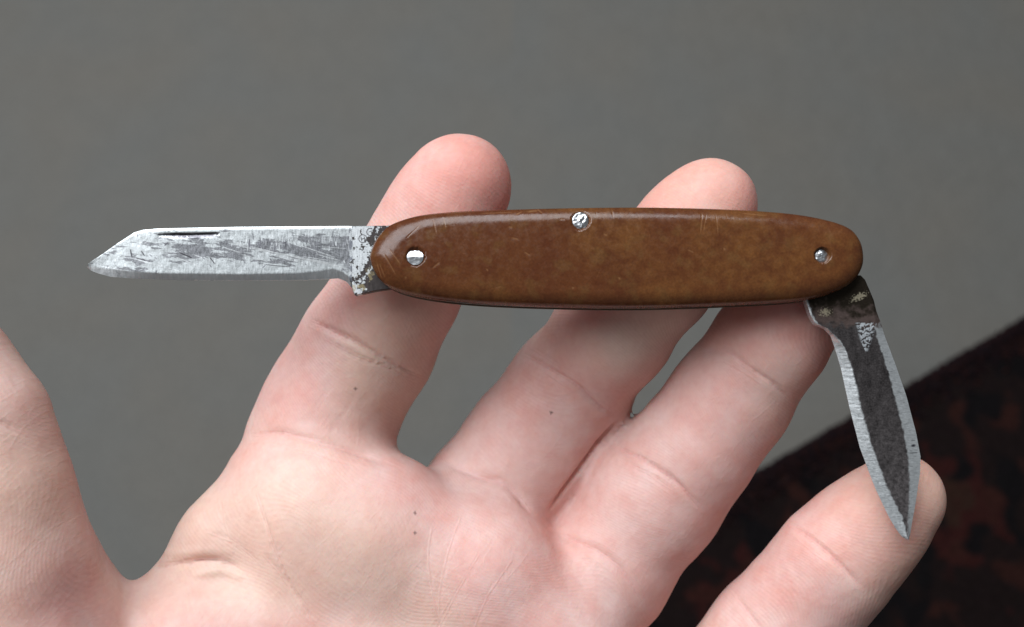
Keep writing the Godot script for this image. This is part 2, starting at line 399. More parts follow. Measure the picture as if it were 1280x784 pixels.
func make_hand():
	var t0 := Time.get_ticks_msec()
	for c in [[[-32.7, -33.8, -16.2, 11.99], [-37.2, -58.9, -18.2, 14.46], [-43.1, -95.7, -20.2, 16.70]], [[-23.2, -37.6, -16.2, 11.17], [-21.9, -62.7, -17.2, 14.38], [-33.6, -96.2, -21.2, 16.78]], [[-5.5, -44.5, -16.8, 10.66], [-11.0, -69.6, -17.2, 14.38], [-29.5, -99.5, -22.2, 16.87]], [[7.1, -56.7, -17.2, 9.86], [0.0, -78.0, -21.2, 13.99], [-26.7, -102.4, -22.2, 16.87]], [[16.2, -81.6, -18.2, 10.46], [8.2, -90.1, -17.2, 15.06], [-23.5, -109.1, -19.2, 17.30]], [[-32.7, -33.8, -16.2, 11.99], [-23.2, -37.6, -16.2, 11.17], [-5.5, -44.5, -16.8, 10.66], [7.1, -56.7, -17.2, 9.86], [16.2, -81.6, -18.2, 10.46]], [[-52.0, -58.4, -12.2, 15.99], [-45.3, -75.7, -12.2, 17.99], [-39.7, -97.0, -17.2, 16.43]], [[-37.6, -97.1, -20.2, 20.87], [-43.8, -135.4, -23.2, 21.20], [-48.5, -186.8, -25.2, 24.27]]]: chain(c, 0)
	for c in [[[-42.1, -32.5, -18.0, 9.08], [-49.0, -38.2, -15.0, 6.23], [-57.8, -46.6, -12.0, 3.99]]]: chain(c, 6)
	chain([[-37.9, -34.6, -19.0, 12.17], [-33.9, -22.0, -23.0, 11.72], [-31.1, -15.0, -24.0, 11.21], [-25.3, -5.4, -22.5, 11.26], [-19.5, 4.1, -17.6, 9.95], [-13.9, 12.6, -13.1, 8.97], [-10.3, 18.5, -11.0, 8.47], [-8.4, 21.6, -10.2, 7.91]], 1)
	chain([[-11.2, -43.3, -22.0, 12.36], [-4.5, -34.0, -28.5, 11.33], [3.3, -23.9, -29.0, 11.35], [10.3, -13.4, -26.5, 10.28], [17.3, -2.9, -17.6, 9.40], [24.3, 6.3, -12.9, 8.96], [29.4, 13.8, -11.0, 8.08], [32.7, 17.9, -10.2, 7.65]], 2)
	chain([[5.6, -57.3, -22.0, 10.11], [16.5, -45.5, -23.0, 10.66], [25.4, -31.8, -21.5, 10.93], [31.6, -23.1, -18.8, 9.87], [37.6, -14.2, -17.0, 9.51], [43.3, -4.5, -12.7, 8.62], [47.3, 2.7, -11.5, 7.97], [49.0, 5.8, -11.0, 7.28]], 3)
	chain([[25.0, -85.4, -22.0, 10.67], [32.2, -71.7, -23.0, 10.59], [45.3, -55.6, -19.0, 10.09], [50.5, -47.9, -16.0, 9.25], [54.6, -41.1, -13.0, 9.10], [59.4, -35.0, -10.5, 8.05], [63.4, -30.2, -9.0, 7.20]], 4)
	chain([[-65.5, -71.2, -11.0, 18.01], [-77.6, -52.9, -4.0, 16.04], [-81.3, -37.1, 0.0, 13.43], [-83.1, -26.2, 2.0, 12.04], [-84.3, -16.9, 3.0, 10.75], [-89.4, -8.9, 3.0, 10.02], [-95.9, -1.6, 2.0, 9.34]], 5)
	chain([[-71.7, -50.3, 1.5, 7.40], [-73.6, -36.2, 4.0, 6.56], [-75.9, -25.7, 4.8, 6.28], [-78.9, -16.7, 4.6, 5.81], [-85.4, -7.7, 3.6, 5.48]], 5)
	crease_w = int((HI.x - LO.x) / CREASE_STEP); crease_h = int((HI.y - LO.y) / CREASE_STEP)
	crease_map.resize(crease_w * crease_h)
	folds = [[[[18.28, -18.80], [14.81, -22.92], [10.04, -29.35], [6.44, -34.25]], 0.62, 1.30], [[[-33.73, -1.29], [-29.61, -2.96], [-25.75, -4.63], [-20.86, -7.72], [-15.19, -11.07]], 0.62, 0.75], [[[-31.16, -4.25], [-25.75, -6.95], [-20.60, -9.01], [-16.48, -11.59]], 0.50, 0.35], [[[-31.93, -3.35], [-27.04, -5.79], [-21.89, -8.11]], 0.75, -0.12], [[[-43.77, -20.60], [-37.98, -19.83], [-30.90, -21.11], [-24.46, -23.17], [-18.02, -25.49]], 0.99, 0.70], [[[-39.91, -21.63], [-32.19, -22.92], [-25.75, -24.85]], 0.50, 0.12], [[[1.93, -7.21], [6.44, -9.40], [10.56, -11.84], [13.90, -14.93], [17.77, -17.77]], 0.62, 0.70], [[[3.60, -6.18], [8.24, -9.01], [12.23, -11.59]], 0.50, 0.25], [[[2.57, -8.11], [6.44, -10.56], [9.66, -12.62]], 0.37, 0.20], [[[-12.87, -25.75], [-6.44, -27.55], [-1.29, -29.10], [1.93, -32.19], [5.15, -37.08]], 0.99, 0.75], [[[27.04, -8.11], [34.12, -6.18], [37.98, -8.75], [42.23, -11.59], [45.06, -13.90]], 0.62, 0.45], [[[34.12, -7.72], [37.34, -9.53], [39.91, -11.33]], 0.37, 0.20], [[[14.42, -22.40], [19.31, -23.43], [23.17, -25.23], [27.04, -27.81], [30.90, -31.93]], 0.62, 0.70], [[[18.02, -24.72], [22.53, -26.52], [26.39, -29.10]], 0.50, 0.25], [[[5.54, -37.08], [9.66, -38.37], [14.16, -39.65], [18.02, -42.49], [21.89, -48.66]], 0.99, 0.60], [[[7.72, -40.43], [12.87, -41.71]], 0.50, 0.20], [[[44.42, -34.50], [47.63, -36.05], [51.50, -39.40], [55.36, -43.52]], 0.62, 0.50], [[[46.35, -36.56], [50.21, -39.65]], 0.37, 0.15], [[[34.12, -45.06], [37.34, -47.38], [41.20, -52.53]], 0.62, 0.35], [[[-82.40, -15.45], [-78.53, -14.81], [-74.67, -15.45], [-71.58, -17.51]], 0.62, 0.45], [[[-82.40, -17.12], [-77.89, -16.48], [-73.38, -17.51]], 0.50, 0.20], [[[-61.80, -42.49], [-57.93, -41.46], [-53.43, -40.55], [-49.18, -39.91], [-45.70, -40.68], [-43.77, -41.71]], 0.75, 0.60], [[[-54.72, -41.20], [-50.85, -40.04], [-46.99, -40.04]], 0.50, 0.30], [[[-60.51, -39.91], [-54.72, -39.14], [-49.57, -38.37], [-45.06, -38.62]], 0.99, -0.25], [[[-52.14, -42.49], [-46.99, -41.71], [-42.49, -42.74]], 1.49, -0.50], [[[-41.46, -28.71], [-39.27, -33.22], [-37.34, -38.37], [-35.40, -42.87], [-32.83, -46.73], [-30.64, -51.24]], 0.50, 0.40], [[[-39.91, -38.37], [-37.08, -41.20], [-34.50, -45.45]], 1.12, 0.25], [[[-47.63, -30.64], [-46.86, -33.86], [-45.96, -36.05]], 0.37, 0.20], [[[-49.57, -35.53], [-45.06, -37.08], [-39.91, -40.43]], 0.37, 0.20], [[[-58.58, -46.73], [-56.00, -48.66], [-54.07, -51.24]], 0.37, 0.25], [[[-59.87, -44.80], [-54.72, -47.38]], 0.37, 0.20], [[[-60.51, -44.16], [-56.65, -49.31]], 0.37, 0.15], [[[-8.37, -33.22], [-10.30, -38.37], [-11.59, -44.80], [-11.33, -51.24]], 0.37, 0.14], [[[-12.87, -34.50], [-13.39, -39.65], [-12.23, -47.38], [-10.30, -52.53]], 0.37, 0.16], [[[-5.15, -38.37], [-9.01, -44.80], [-12.23, -51.24]], 0.37, 0.12], [[[-27.04, -29.35], [-27.29, -37.08], [-25.75, -44.80]], 0.37, 0.08], [[[-15.45, -39.65], [-10.30, -43.52], [-6.44, -51.24]], 0.37, 0.10], [[[0.00, -39.65], [-3.86, -44.80], [-6.44, -51.24]], 0.37, 0.10], [[[-29.61, -10.04], [-31.54, -13.90], [-34.50, -19.05]], 0.37, 0.08], [[[-25.75, -12.62], [-27.81, -16.48], [-30.25, -20.08]], 0.37, 0.08]]
	for c in folds: press(c[0], c[1], c[2])
	# blocks of 4 x 4 x 4 cells that the surface can cross
	var nb := Vector3i(((HI - LO) / (16 * CELL)).ceil()) * 4; var blocks := []
	var every := PackedInt32Array(range(bone_a.size()))
	for k in range(0, nb.z, 4):
		for j in range(0, nb.y, 4):
			for i in range(0, nb.x, 4):
				var big := LO + Vector3(i + 2, j + 2, k + 2) * 4 * CELL
				var some := near_bones(big, 46.0, every)
				if absf(field(big, some)) > 17.0: continue
				for s in 64:
					var g := Vector3i(i + (s & 3), j + ((s >> 2) & 3), k + (s >> 4))
					var c := LO + (Vector3(g) + Vector3(0.5, 0.5, 0.5)) * 4 * CELL
					var use := near_bones(c, 19.0, some)
					if absf(field(c, use)) < 4.2: blocks.append([g.x, g.y, g.z, use])
	var results := []; results.resize(blocks.size())
	var job := func(n: int):
		var b: Array = blocks[n]; var vals := PackedFloat32Array(); vals.resize(125); var w := 0
		var o := LO + Vector3(b[0], b[1], b[2]) * 4 * CELL
		for k in 5:
			for j in 5:
				for i in 5:
					vals[w] = field(o + Vector3(i, j, k) * CELL, b[3]); w += 1
		results[n] = vals
	WorkerThreadPool.wait_for_group_task_completion(WorkerThreadPool.add_group_task(job, blocks.size()))
	var ms1 := Time.get_ticks_msec() - t0
	# surface nets
	var nx := nb.x * 4; var ny := nb.y * 4
	var verts := PackedVector3Array(); var owner := PackedInt32Array(); var at := {}
	var quads := PackedInt32Array(); var edges := []
	var corner := [Vector3i(0,0,0), Vector3i(1,0,0), Vector3i(0,1,0), Vector3i(1,1,0), Vector3i(0,0,1), Vector3i(1,0,1), Vector3i(0,1,1), Vector3i(1,1,1)]
	var pair := [[0,1],[2,3],[4,5],[6,7],[0,2],[1,3],[4,6],[5,7],[0,4],[1,5],[2,6],[3,7]]
	for n in blocks.size():
		var b: Array = blocks[n]; var vals: PackedFloat32Array = results[n]
		for k in 4:
			for j in 4:
				for i in 4:
					var s := i + 5 * j + 25 * k
					var v0 := vals[s]; var v1 := vals[s + 1]; var v2 := vals[s + 5]; var v3 := vals[s + 6]
					var v4 := vals[s + 25]; var v5 := vals[s + 26]; var v6 := vals[s + 30]; var v7 := vals[s + 31]
					var inside := int(v0 < 0) + int(v1 < 0) + int(v2 < 0) + int(v3 < 0) + int(v4 < 0) + int(v5 < 0) + int(v6 < 0) + int(v7 < 0)
					if inside == 0 or inside == 8: continue
					var vv := [v0, v1, v2, v3, v4, v5, v6, v7]
					var sum := Vector3.ZERO; var cnt := 0
					for e in pair:
						var x: float = vv[e[0]]; var y: float = vv[e[1]]
						if (x < 0) != (y < 0):
							sum += Vector3(corner[e[0]]).lerp(Vector3(corner[e[1]]), x / (x - y)); cnt += 1
					var g := Vector3i(b[0] * 4 + i, b[1] * 4 + j, b[2] * 4 + k)
					var key := g.x + nx * (g.y + ny * g.z)
					at[key] = verts.size()
					verts.append(LO + (Vector3(g) + sum / cnt) * CELL); owner.append(n)
					if (v0 < 0) != (v1 < 0): edges.append([key, nx, nx * ny, v0 < 0])
					if (v0 < 0) != (v2 < 0): edges.append([key, nx * ny, 1, v0 < 0])
					if (v0 < 0) != (v4 < 0): edges.append([key, 1, nx, v0 < 0])
	for e in edges:
		var a = at.get(e[0]); var b = at.get(e[0] - e[1]); var c = at.get(e[0] - e[1] - e[2]); var d = at.get(e[0] - e[2])
		if a == null or b == null or c == null or d == null: continue
		if e[3]: quads.append_array([a, b, c, d])
		else: quads.append_array([a, d, c, b])
	# each quad into four
	var mid := {}; var idx := PackedInt32Array()
	var base := verts.size()
	for q in range(0, quads.size(), 4):
		var m := PackedInt32Array(); var ctr := Vector3.ZERO
		for s in 4:
			var a := quads[q + s]; var b := quads[q + (s + 1) % 4]
			ctr += verts[a] * 0.25
			var key := mini(a, b) * base + maxi(a, b)
			var got = mid.get(key)
			if got == null:
				got = verts.size(); mid[key] = got
				verts.append((verts[a] + verts[b]) * 0.5); owner.append(owner[a])
			m.append(got)
		var cc := verts.size(); verts.append(ctr); owner.append(owner[quads[q]])
		for s in 4:
			var a := quads[q + s]
			idx.append_array([a, m[s], cc, a, cc, m[(s + 3) % 4]])
	var ms2 := Time.get_ticks_msec() - t0
	# settle on the surface, press the creases in, colour
	var n1 := noise(41, 0.055, 3); var n2 := noise(42, 0.16, 3); var n3 := noise(43, 0.02, 2); var n4 := noise(44, 0.6, 2)
	var tips := [Vector3(-8.4, 21.6, -10.2), Vector3(32.7, 17.9, -10.2), Vector3(49.0, 5.8, -11.0), Vector3(63.4, -30.2, -9.0), Vector3(-95.9, -1.6, 2.0)]
	var specks := [[-15.45, -31.93], [-15.45, -34.76], [6.69, -16.87], [-26.13, -12.36]]
	const LOT := 2000
	var lots := ceili(verts.size() / float(LOT)); var placed := []; placed.resize(lots); var tinted := []; tinted.resize(lots)
	var settle := func(lot: int):
		var o := PackedVector3Array(); var col := PackedColorArray()
		for i in range(lot * LOT, mini(verts.size(), (lot + 1) * LOT)):
			var p := verts[i]; var use: PackedInt32Array = blocks[owner[i]][3]
			var g := Vector3.ZERO
			for step in 2:
				var d := field(p, use)
				if step == 0:
					const E := 0.15
					g = Vector3(field(p + Vector3(E, 0, 0), use) - d, field(p + Vector3(0, E, 0), use) - d, field(p + Vector3(0, 0, E), use) - d) / E
					g = g.normalized()
				p -= g * clampf(d, -0.8, 0.8)
			var face := sm(0.15, 0.55, g.z)
			var soft := 0.06 * n2.get_noise_3dv(p) + 0.22 * n1.get_noise_3dv(p)
			p -= g * (crease_at(p.x, p.y) * face - soft)
			o.append(p * MM)
			var red := 0.30 + 0.42 * n1.get_noise_3dv(p) + 0.4 * n2.get_noise_3dv(p)
			var tip := 1e9
			for t in tips: tip = minf(tip, p.distance_to(t))
			red += 0.6 * sm(22.0, 6.0, tip)
			var c := Color(0.665, 0.448, 0.41).lerp(Color(0.61, 0.290, 0.245), clampf(red, 0, 1))
			c = c.lerp(Color(0.655, 0.47, 0.37), clampf(n3.get_noise_3dv(p + Vector3(90, 0, 0)) * 1.2, 0, 0.6))
			var f := 1.0 + 0.07 * n4.get_noise_3dv(p) + 0.05 * n4.get_noise_3dv(p * 3.0)
			c = Color(c.r * (0.5 + 0.5 * f), c.g * f, c.b * f)
			for s in specks:
				if absf(p.x - s[0]) + absf(p.y - s[1]) < 0.3 and g.z > 0.3: c = Color(0.16, 0.1, 0.09)
			col.append(c)
		placed[lot] = o; tinted[lot] = col
	WorkerThreadPool.wait_for_group_task_completion(WorkerThreadPool.add_group_task(settle, lots))
	var v := PackedVector3Array(); var cols := PackedColorArray()
	for lot in lots:
		v.append_array(placed[lot]); cols.append_array(tinted[lot])
	var m := skin_material()
	var uv_rect: Rect2 = m.get_meta("box")
	var s := uv_box([v, PackedVector2Array(), idx], uv_rect)
	print("hand: ", verts.size(), " points; ", ms1, " ", ms2, " ", Time.get_ticks_msec() - t0, " ms; blocks ", blocks.size())
	var o := part("hand", add_surface(ArrayMesh.new(), s, cols), m, self)
	o.transform = Transform3D(tilt, held)
	o.set_meta("label", "open left hand, palm up, holding the pocket knife across its fingers"); o.set_meta("category", "hand")

# ---------------------------------------------------------------- the knife
const MAIN_TOP := [[-65.97, 7.43], [-65.35, 8.04], [-63.74, 9.16], [-61.27, 10.89], [-58.67, 12.50], [-57.18, 12.93], [-54.46, 13.12], [-42.08, 13.37], [-25.99, 13.49], [-24.63, 13.49]]
const MAIN_BOT := [[-65.97, 7.18], [-65.35, 6.62], [-64.36, 6.25], [-62.38, 5.69], [-58.79, 5.41], [-50.75, 5.14], [-42.08, 5.07], [-32.18, 5.14], [-28.47, 5.32], [-26.98, 5.45], [-25.74, 4.95], [-24.63, 3.71]]
const MAIN_BEV := [[-65.97, 7.33], [-64.98, 7.24], [-60.65, 6.68], [-54.46, 6.19], [-42.08, 6.06], [-33.42, 6.19], [-29.70, 6.56], [-27.72, 6.93], [-26.24, 6.44], [-24.63, 5.20]]
const TANG := [[-24.79, 13.47], [-24.60, 13.47], [-17.31, 13.60], [-17.31, 3.96], [-20.77, 3.46], [-24.23, 2.72], [-24.60, 3.59], [-24.79, 4.57]]
const HANDLE := [[-21.72, 7.81], [-21.47, 9.76], [-20.50, 11.59], [-18.55, 13.42], [-14.64, 14.76], [-9.76, 15.37], [-4.88, 15.62], [7.32, 15.98], [19.52, 16.11], [31.72, 15.86], [41.48, 15.25], [47.59, 14.28], [51.49, 12.93], [53.20, 10.98], [53.69, 8.78], [53.44, 6.83], [52.22, 4.88], [49.54, 3.17], [43.92, 1.71], [31.72, 0.98], [19.52, 0.61], [7.32, 0.73], [-4.88, 1.22], [-12.81, 2.07], [-17.69, 3.29], [-20.25, 5.00]]
const PINS := [[-14.62, 8.22], [10.39, 13.78], [46.89, 8.46]]
# the small blade, each list as [y, x]
const PEN_L := [[-5.82, 45.79], [-1.98, 45.30], [0.37, 46.04], [1.73, 46.78], [2.35, 48.27], [3.47, 49.26], [5.32, 49.88], [8.42, 50.75], [14.60, 51.98], [20.79, 53.47], [26.98, 55.70], [31.31, 57.68], [33.17, 58.79], [34.16, 59.53], [34.66, 60.28]]
const PEN_LB := [[-5.82, 46.04], [-1.98, 45.55], [0.37, 46.29], [1.73, 47.03], [2.35, 48.52], [3.47, 49.63], [5.32, 51.12], [8.42, 52.23], [14.60, 53.47], [20.79, 55.20], [26.98, 57.43], [31.31, 59.53], [33.17, 60.03], [34.16, 60.15], [34.66, 60.34]]
const PEN_RB := [[-5.82, 54.33], [-1.98, 55.57], [0.37, 55.82], [2.23, 55.82], [4.70, 56.44], [9.04, 57.80], [13.37, 58.79], [18.32, 60.03], [22.03, 60.65], [25.74, 60.77], [30.69, 60.52], [33.17, 60.40], [34.66, 60.46]]
const PEN_R := [[-5.82, 53.84], [-5.07, 54.58], [-1.98, 55.82], [-0.25, 56.19], [2.23, 57.06], [7.80, 59.04], [12.75, 60.65], [18.32, 62.01], [22.03, 62.63], [24.51, 62.50], [28.84, 61.76], [31.93, 61.14], [33.79, 60.77], [34.66, 60.52]]
const PIVOT := Vector3(0, 8.4, 0)      # the knife leans back about its long axis

func make_knife():
	var lean := Transform3D(Basis(Vector3.RIGHT, deg_to_rad(-4.0)), Vector3.ZERO)
	lean.origin = PIVOT * MM - lean.basis * (PIVOT * MM)
	var k := thing("pocket_knife", "old brown handled pocket knife with both worn steel blades open", "pocket knife", Transform3D(tilt, held) * lean)
	make_scales(k)
	make_main_blade(k)
	make_pen_blade(k)

func handle_height(x: float, y: float, s: float) -> float:
	# s: distance in from the outline. A short upright wall, a rounded shoulder, a low crown.
	var R := 2.5 + 2.8 * sm(-12.5, -21.5, x) + 0.5 * sm(30, 50, x) - 0.0
	var a := clampf(s / R, 0, 1)
	var z := 0.7 + 1.85 * sqrt(1.0 - (1.0 - a) * (1.0 - a)) + 0.45 * (1.0 - pow(1.0 - clampf(s / 7.6, 0, 1), 2.0))
	for p in PINS:
		var d := Vector2(x - p[0], y - p[1]).length()
		z -= 0.42 * sm(1.42, 1.29, d) if p[0] < 40 else 0.8 * sm(1.18, 1.0, d)
	return z

func make_scales(k: Node3D):
	var loop := outline(HANDLE, 620)
	if Geometry2D.is_polygon_clockwise(loop): loop.reverse()
	var lo := loop[0]; var hi := loop[0]
	for p in loop:
		lo = lo.min(p); hi = hi.max(p)
	var box := Rect2(lo - Vector2(0.5, 0.5), hi - lo + Vector2.ONE)
	var mid := (lo.y + hi.y) / 2
	var nb := noise(61, 0.10, 4); var nf := noise(62, 0.5, 3); var ns := noise(63, 2.2, 2); var nh := noise(64, 0.03, 2); var nx := noise(65, 0.25, 3)
	var im := painted(box, 13.0, func(x, y):
		var t := clampf(0.55 + 0.85 * nb.get_noise_2d(x, y * 1.3) + 0.6 * nf.get_noise_2d(x, y), 0, 1)
		var c := Color(0.078, 0.0255, 0.009).lerp(Color(0.124, 0.048, 0.0135), t)
		c = c.lerp(Color(0.074, 0.020, 0.008), clampf(0.25 + 1.2 * nh.get_noise_2d(x, y), 0, 0.6))
		c = c.lerp(Color(0.115, 0.056, 0.018), sm(0.1, 0.6, nx.get_noise_2d(x + 50, y)) * 0.4)
		var g := 1.0 + 0.22 * ns.get_noise_2d(x, y)
		return srgb(c.r * g, c.g * g, c.b * g))
	var hm := painted(box, 13.0, func(x, y):
		var h := 0.6 + 0.16 * nf.get_noise_2d(x, y) + 0.03 * ns.get_noise_2d(x * 2.0, y * 2.0) + 0.2 * nb.get_noise_2d(x * 0.5, y * 0.5)
		return Color(h, h, h))
	var rm := painted(box, 6.0, func(x, y):
		var r := 0.25 + 0.10 * nf.get_noise_2d(x, y) + 0.10 * ns.get_noise_2d(x * 0.6, y * 0.6)
		return Color(r, r, r))
	var pale := srgb(0.24, 0.13, 0.06); var cut := Color(0.15, 0.15, 0.15)
	for l in [[-11.96, 14.02, -11.48, 11.84, 0.16], [-10.39, 14.26, -10.03, 12.57, 0.16], [-15.95, 11.12, -14.02, 13.05, 0.14], [28.88, 14.98, 28.52, 11.96, 0.20], [29.49, 14.74, 29.00, 12.33, 0.14], [30.94, 14.50, 31.18, 11.60, 0.14], [-11.96, 6.53, -11.00, 7.37, 0.25], [0.60, 14.74, 1.45, 15.23, 0.30], [2.42, 15.23, 3.87, 15.47, 0.40], [3.87, 15.71, 4.59, 14.98, 0.30], [15.23, 15.47, 15.35, 14.26, 0.20], [1.93, 8.94, 2.66, 8.46, 0.25], [32.02, 9.55, 32.14, 9.30, 0.35], [-3.87, 6.40, -3.63, 6.16, 0.30], [-16.19, 5.20, -15.95, 5.08, 0.35], [-20.54, 7.49, -19.82, 5.08, 0.20], [-20.06, 7.25, -19.33, 5.32, 0.18], [-19.33, 8.70, -17.64, 5.68, 0.20], [-18.61, 9.43, -16.92, 7.25, 0.20], [-0.48, 12.81, 0.00, 12.69, 0.30], [7.25, 14.02, 7.98, 13.90, 0.25], [16.07, 5.08, 16.31, 4.95, 0.35], [9.06, 3.63, 9.30, 3.50, 0.35], [26.59, 9.30, 27.31, 8.94, 0.20], [13.90, 11.72, 14.38, 11.48, 0.30], [0.00, 11.12, 0.97, 10.88, 0.30], [35.04, 14.98, 38.67, 14.62, 0.15], [-4.83, 14.98, 0.00, 15.11, 0.15]]:
		scratch(im, box, Vector2(l[0], l[1]), Vector2(l[2], l[3]), l[4] * 0.8, pale, 0.5)
		scratch(hm, box, Vector2(l[0], l[1]), Vector2(l[2], l[3]), l[4] * 1.3, cut, 0.6)
	var rng := RandomNumberGenerator.new(); rng.seed = 17
	for i in 110:
		var a := Vector2(rng.randf_range(box.position.x, box.end.x), rng.randf_range(box.position.y, box.end.y))
		var b := a + Vector2.from_angle(rng.randf_range(-0.5, 0.5) + (PI / 2 if rng.randf() < 0.35 else 0.0)) * rng.randf_range(0.3, 2.0) * rng.randf()
		scratch(im, box, a, b, 0.1, pale, rng.randf() * 0.2)
		scratch(hm, box, a, b, 0.16, cut, rng.randf() * 0.4)
	var m := mat(Color(1, 1, 1), 1.0)
	m.albedo_texture = ImageTexture.create_from_image(im)
	m.roughness_texture = ImageTexture.create_from_image(rm)
	m.heightmap_enabled = true; m.heightmap_texture = ImageTexture.create_from_image(hm); m.heightmap_scale = 0.007
	m.metallic_specular = 0.42
	# front and back scale
	for side in [1, -1]:
		var rows := []
		for t in 36:
			var row := []
			var f := pow(t / 35.0, 1.25)
			for p in loop:
				var to := Vector2(clampf(p.x, lo.x + 7.6, hi.x - 7.6), mid)
				var q := p.lerp(to, f)
				var z := handle_height(q.x, q.y, p.distance_to(q)) if t > 0 else 0.0
				row.append(Vector3(q.x, q.y, side * (1.95 + z)))
			if side == -1: row.reverse()
			rows.push_front(row)
		part("handle_scale", add_surface(ArrayMesh.new(), uv_box(sheet(rows, null, true), box)), m, k)
	var brass := mat(Color(0.10, 0.085, 0.06), 0.45, 0.8)
	var inner := PackedVector2Array()
	for i in range(0, loop.size(), 4):
		inner.append(loop[i])
	for side in [1, -1]:
		part("liner", add_surface(ArrayMesh.new(), plate(inner, minf(side * 1.32, side * 1.94), maxf(side * 1.32, side * 1.94), 0.08)), brass, k)
	# the back spring fills the upper half between the liners
	var spring := PackedVector2Array(); var lower := PackedVector2Array()
	for p in inner:
		if p.y > mid + 2.6 and p.x > lo.x + 4 and p.x < hi.x - 4: spring.append(p - Vector2(0, 0.12))
	spring.append(Vector2(lo.x + 5, mid + 2.2)); spring.append(Vector2(hi.x - 5, mid + 2.2))
	spring.sort()
	var top := PackedVector2Array()
	for p in spring:
		if p.y > mid + 2.5: top.append(p)
	for i in range(0, 21): top.append(Vector2(lerpf(hi.x - 5, lo.x + 5, i / 20.0), mid + 2.2))
	part("back_spring", add_surface(ArrayMesh.new(), plate(top, -1.3, 1.3, 0.1)), mat(Color(0.3, 0.29, 0.28), 0.4, 0.9), k)
	# pins: worn steel domes sunk in their holes
	var steel := mat(Color(0.55, 0.57, 0.59), 0.36, 1.0)
	var n := noise(71, 0.8, 3)
	for i in 3:
		var rows := []
		for t in 16:
			var row := []
			for a in 40:
				var r := (1.38 if i < 2 else 1.08) * t / 15.0
				var d := Vector2.from_angle(a / 40.0 * TAU) * r
				var z := 0.30 * sqrt(maxf(0.0, 1.0 - pow(r / 1.44, 2.0))) + 0.22 * n.get_noise_2d(d.x + 10 * i, d.y) * sm(1.38, 1.0, r)
				if i == 0: z = 0.30 - 0.42 * maxf(d.y - 0.05, 0.0) - 0.10 * sm(0.0, -1.2, d.y) + 0.05 * n.get_noise_2d(d.x, d.y)
				if i == 2: z = 0.34 * sqrt(maxf(0.0, 1.0 - pow(r / 1.3, 2.0))) - 0.12 + 0.08 * n.get_noise_2d(d.x * 1.5, d.y * 1.5)
				row.append(Vector3(d.x, d.y, z if t < 15 else -0.3))
			rows.append(row)
		var pin := part("pin", add_surface(ArrayMesh.new(), sheet(rows, null, true)), steel, k)
		var base := 1.95 + handle_height(PINS[i][0] + 2.0, PINS[i][1], minf(7.0, absf(hi.y - PINS[i][1]))) - 0.42
		pin.position = Vector3(PINS[i][0], PINS[i][1], base + (0.05 if i < 2 else -0.36)) * MM

# Faces of a blade from a grid of front points (rows along its length); the back mirrors the front.
func blade_mesh(rows: Array, box: Rect2) -> ArrayMesh:
	var back := []; var one := []; var two := []
	for r in rows:
		var b := []
		for p in r: b.append(Vector3(p.x, p.y, -p.z))
		b.reverse(); back.append(b)
		one.append([b[-1], r[0]]); two.append([r[-1], b[0]])
	var all := []
	for g in [rows, back, one, two]: all.append(sheet(g))
	return add_surface(ArrayMesh.new(), uv_box(joined(all), box))

func steel_material(im: Image, rough: Image, metal: float) -> StandardMaterial3D:
	var m := mat(Color(1, 1, 1), 1.0, metal)
	m.albedo_texture = ImageTexture.create_from_image(im)
	m.roughness_texture = ImageTexture.create_from_image(rough)
	m.metallic_specular = 0.3
	m.heightmap_enabled = true; m.heightmap_texture = m.roughness_texture; m.heightmap_scale = 0.002
	return m

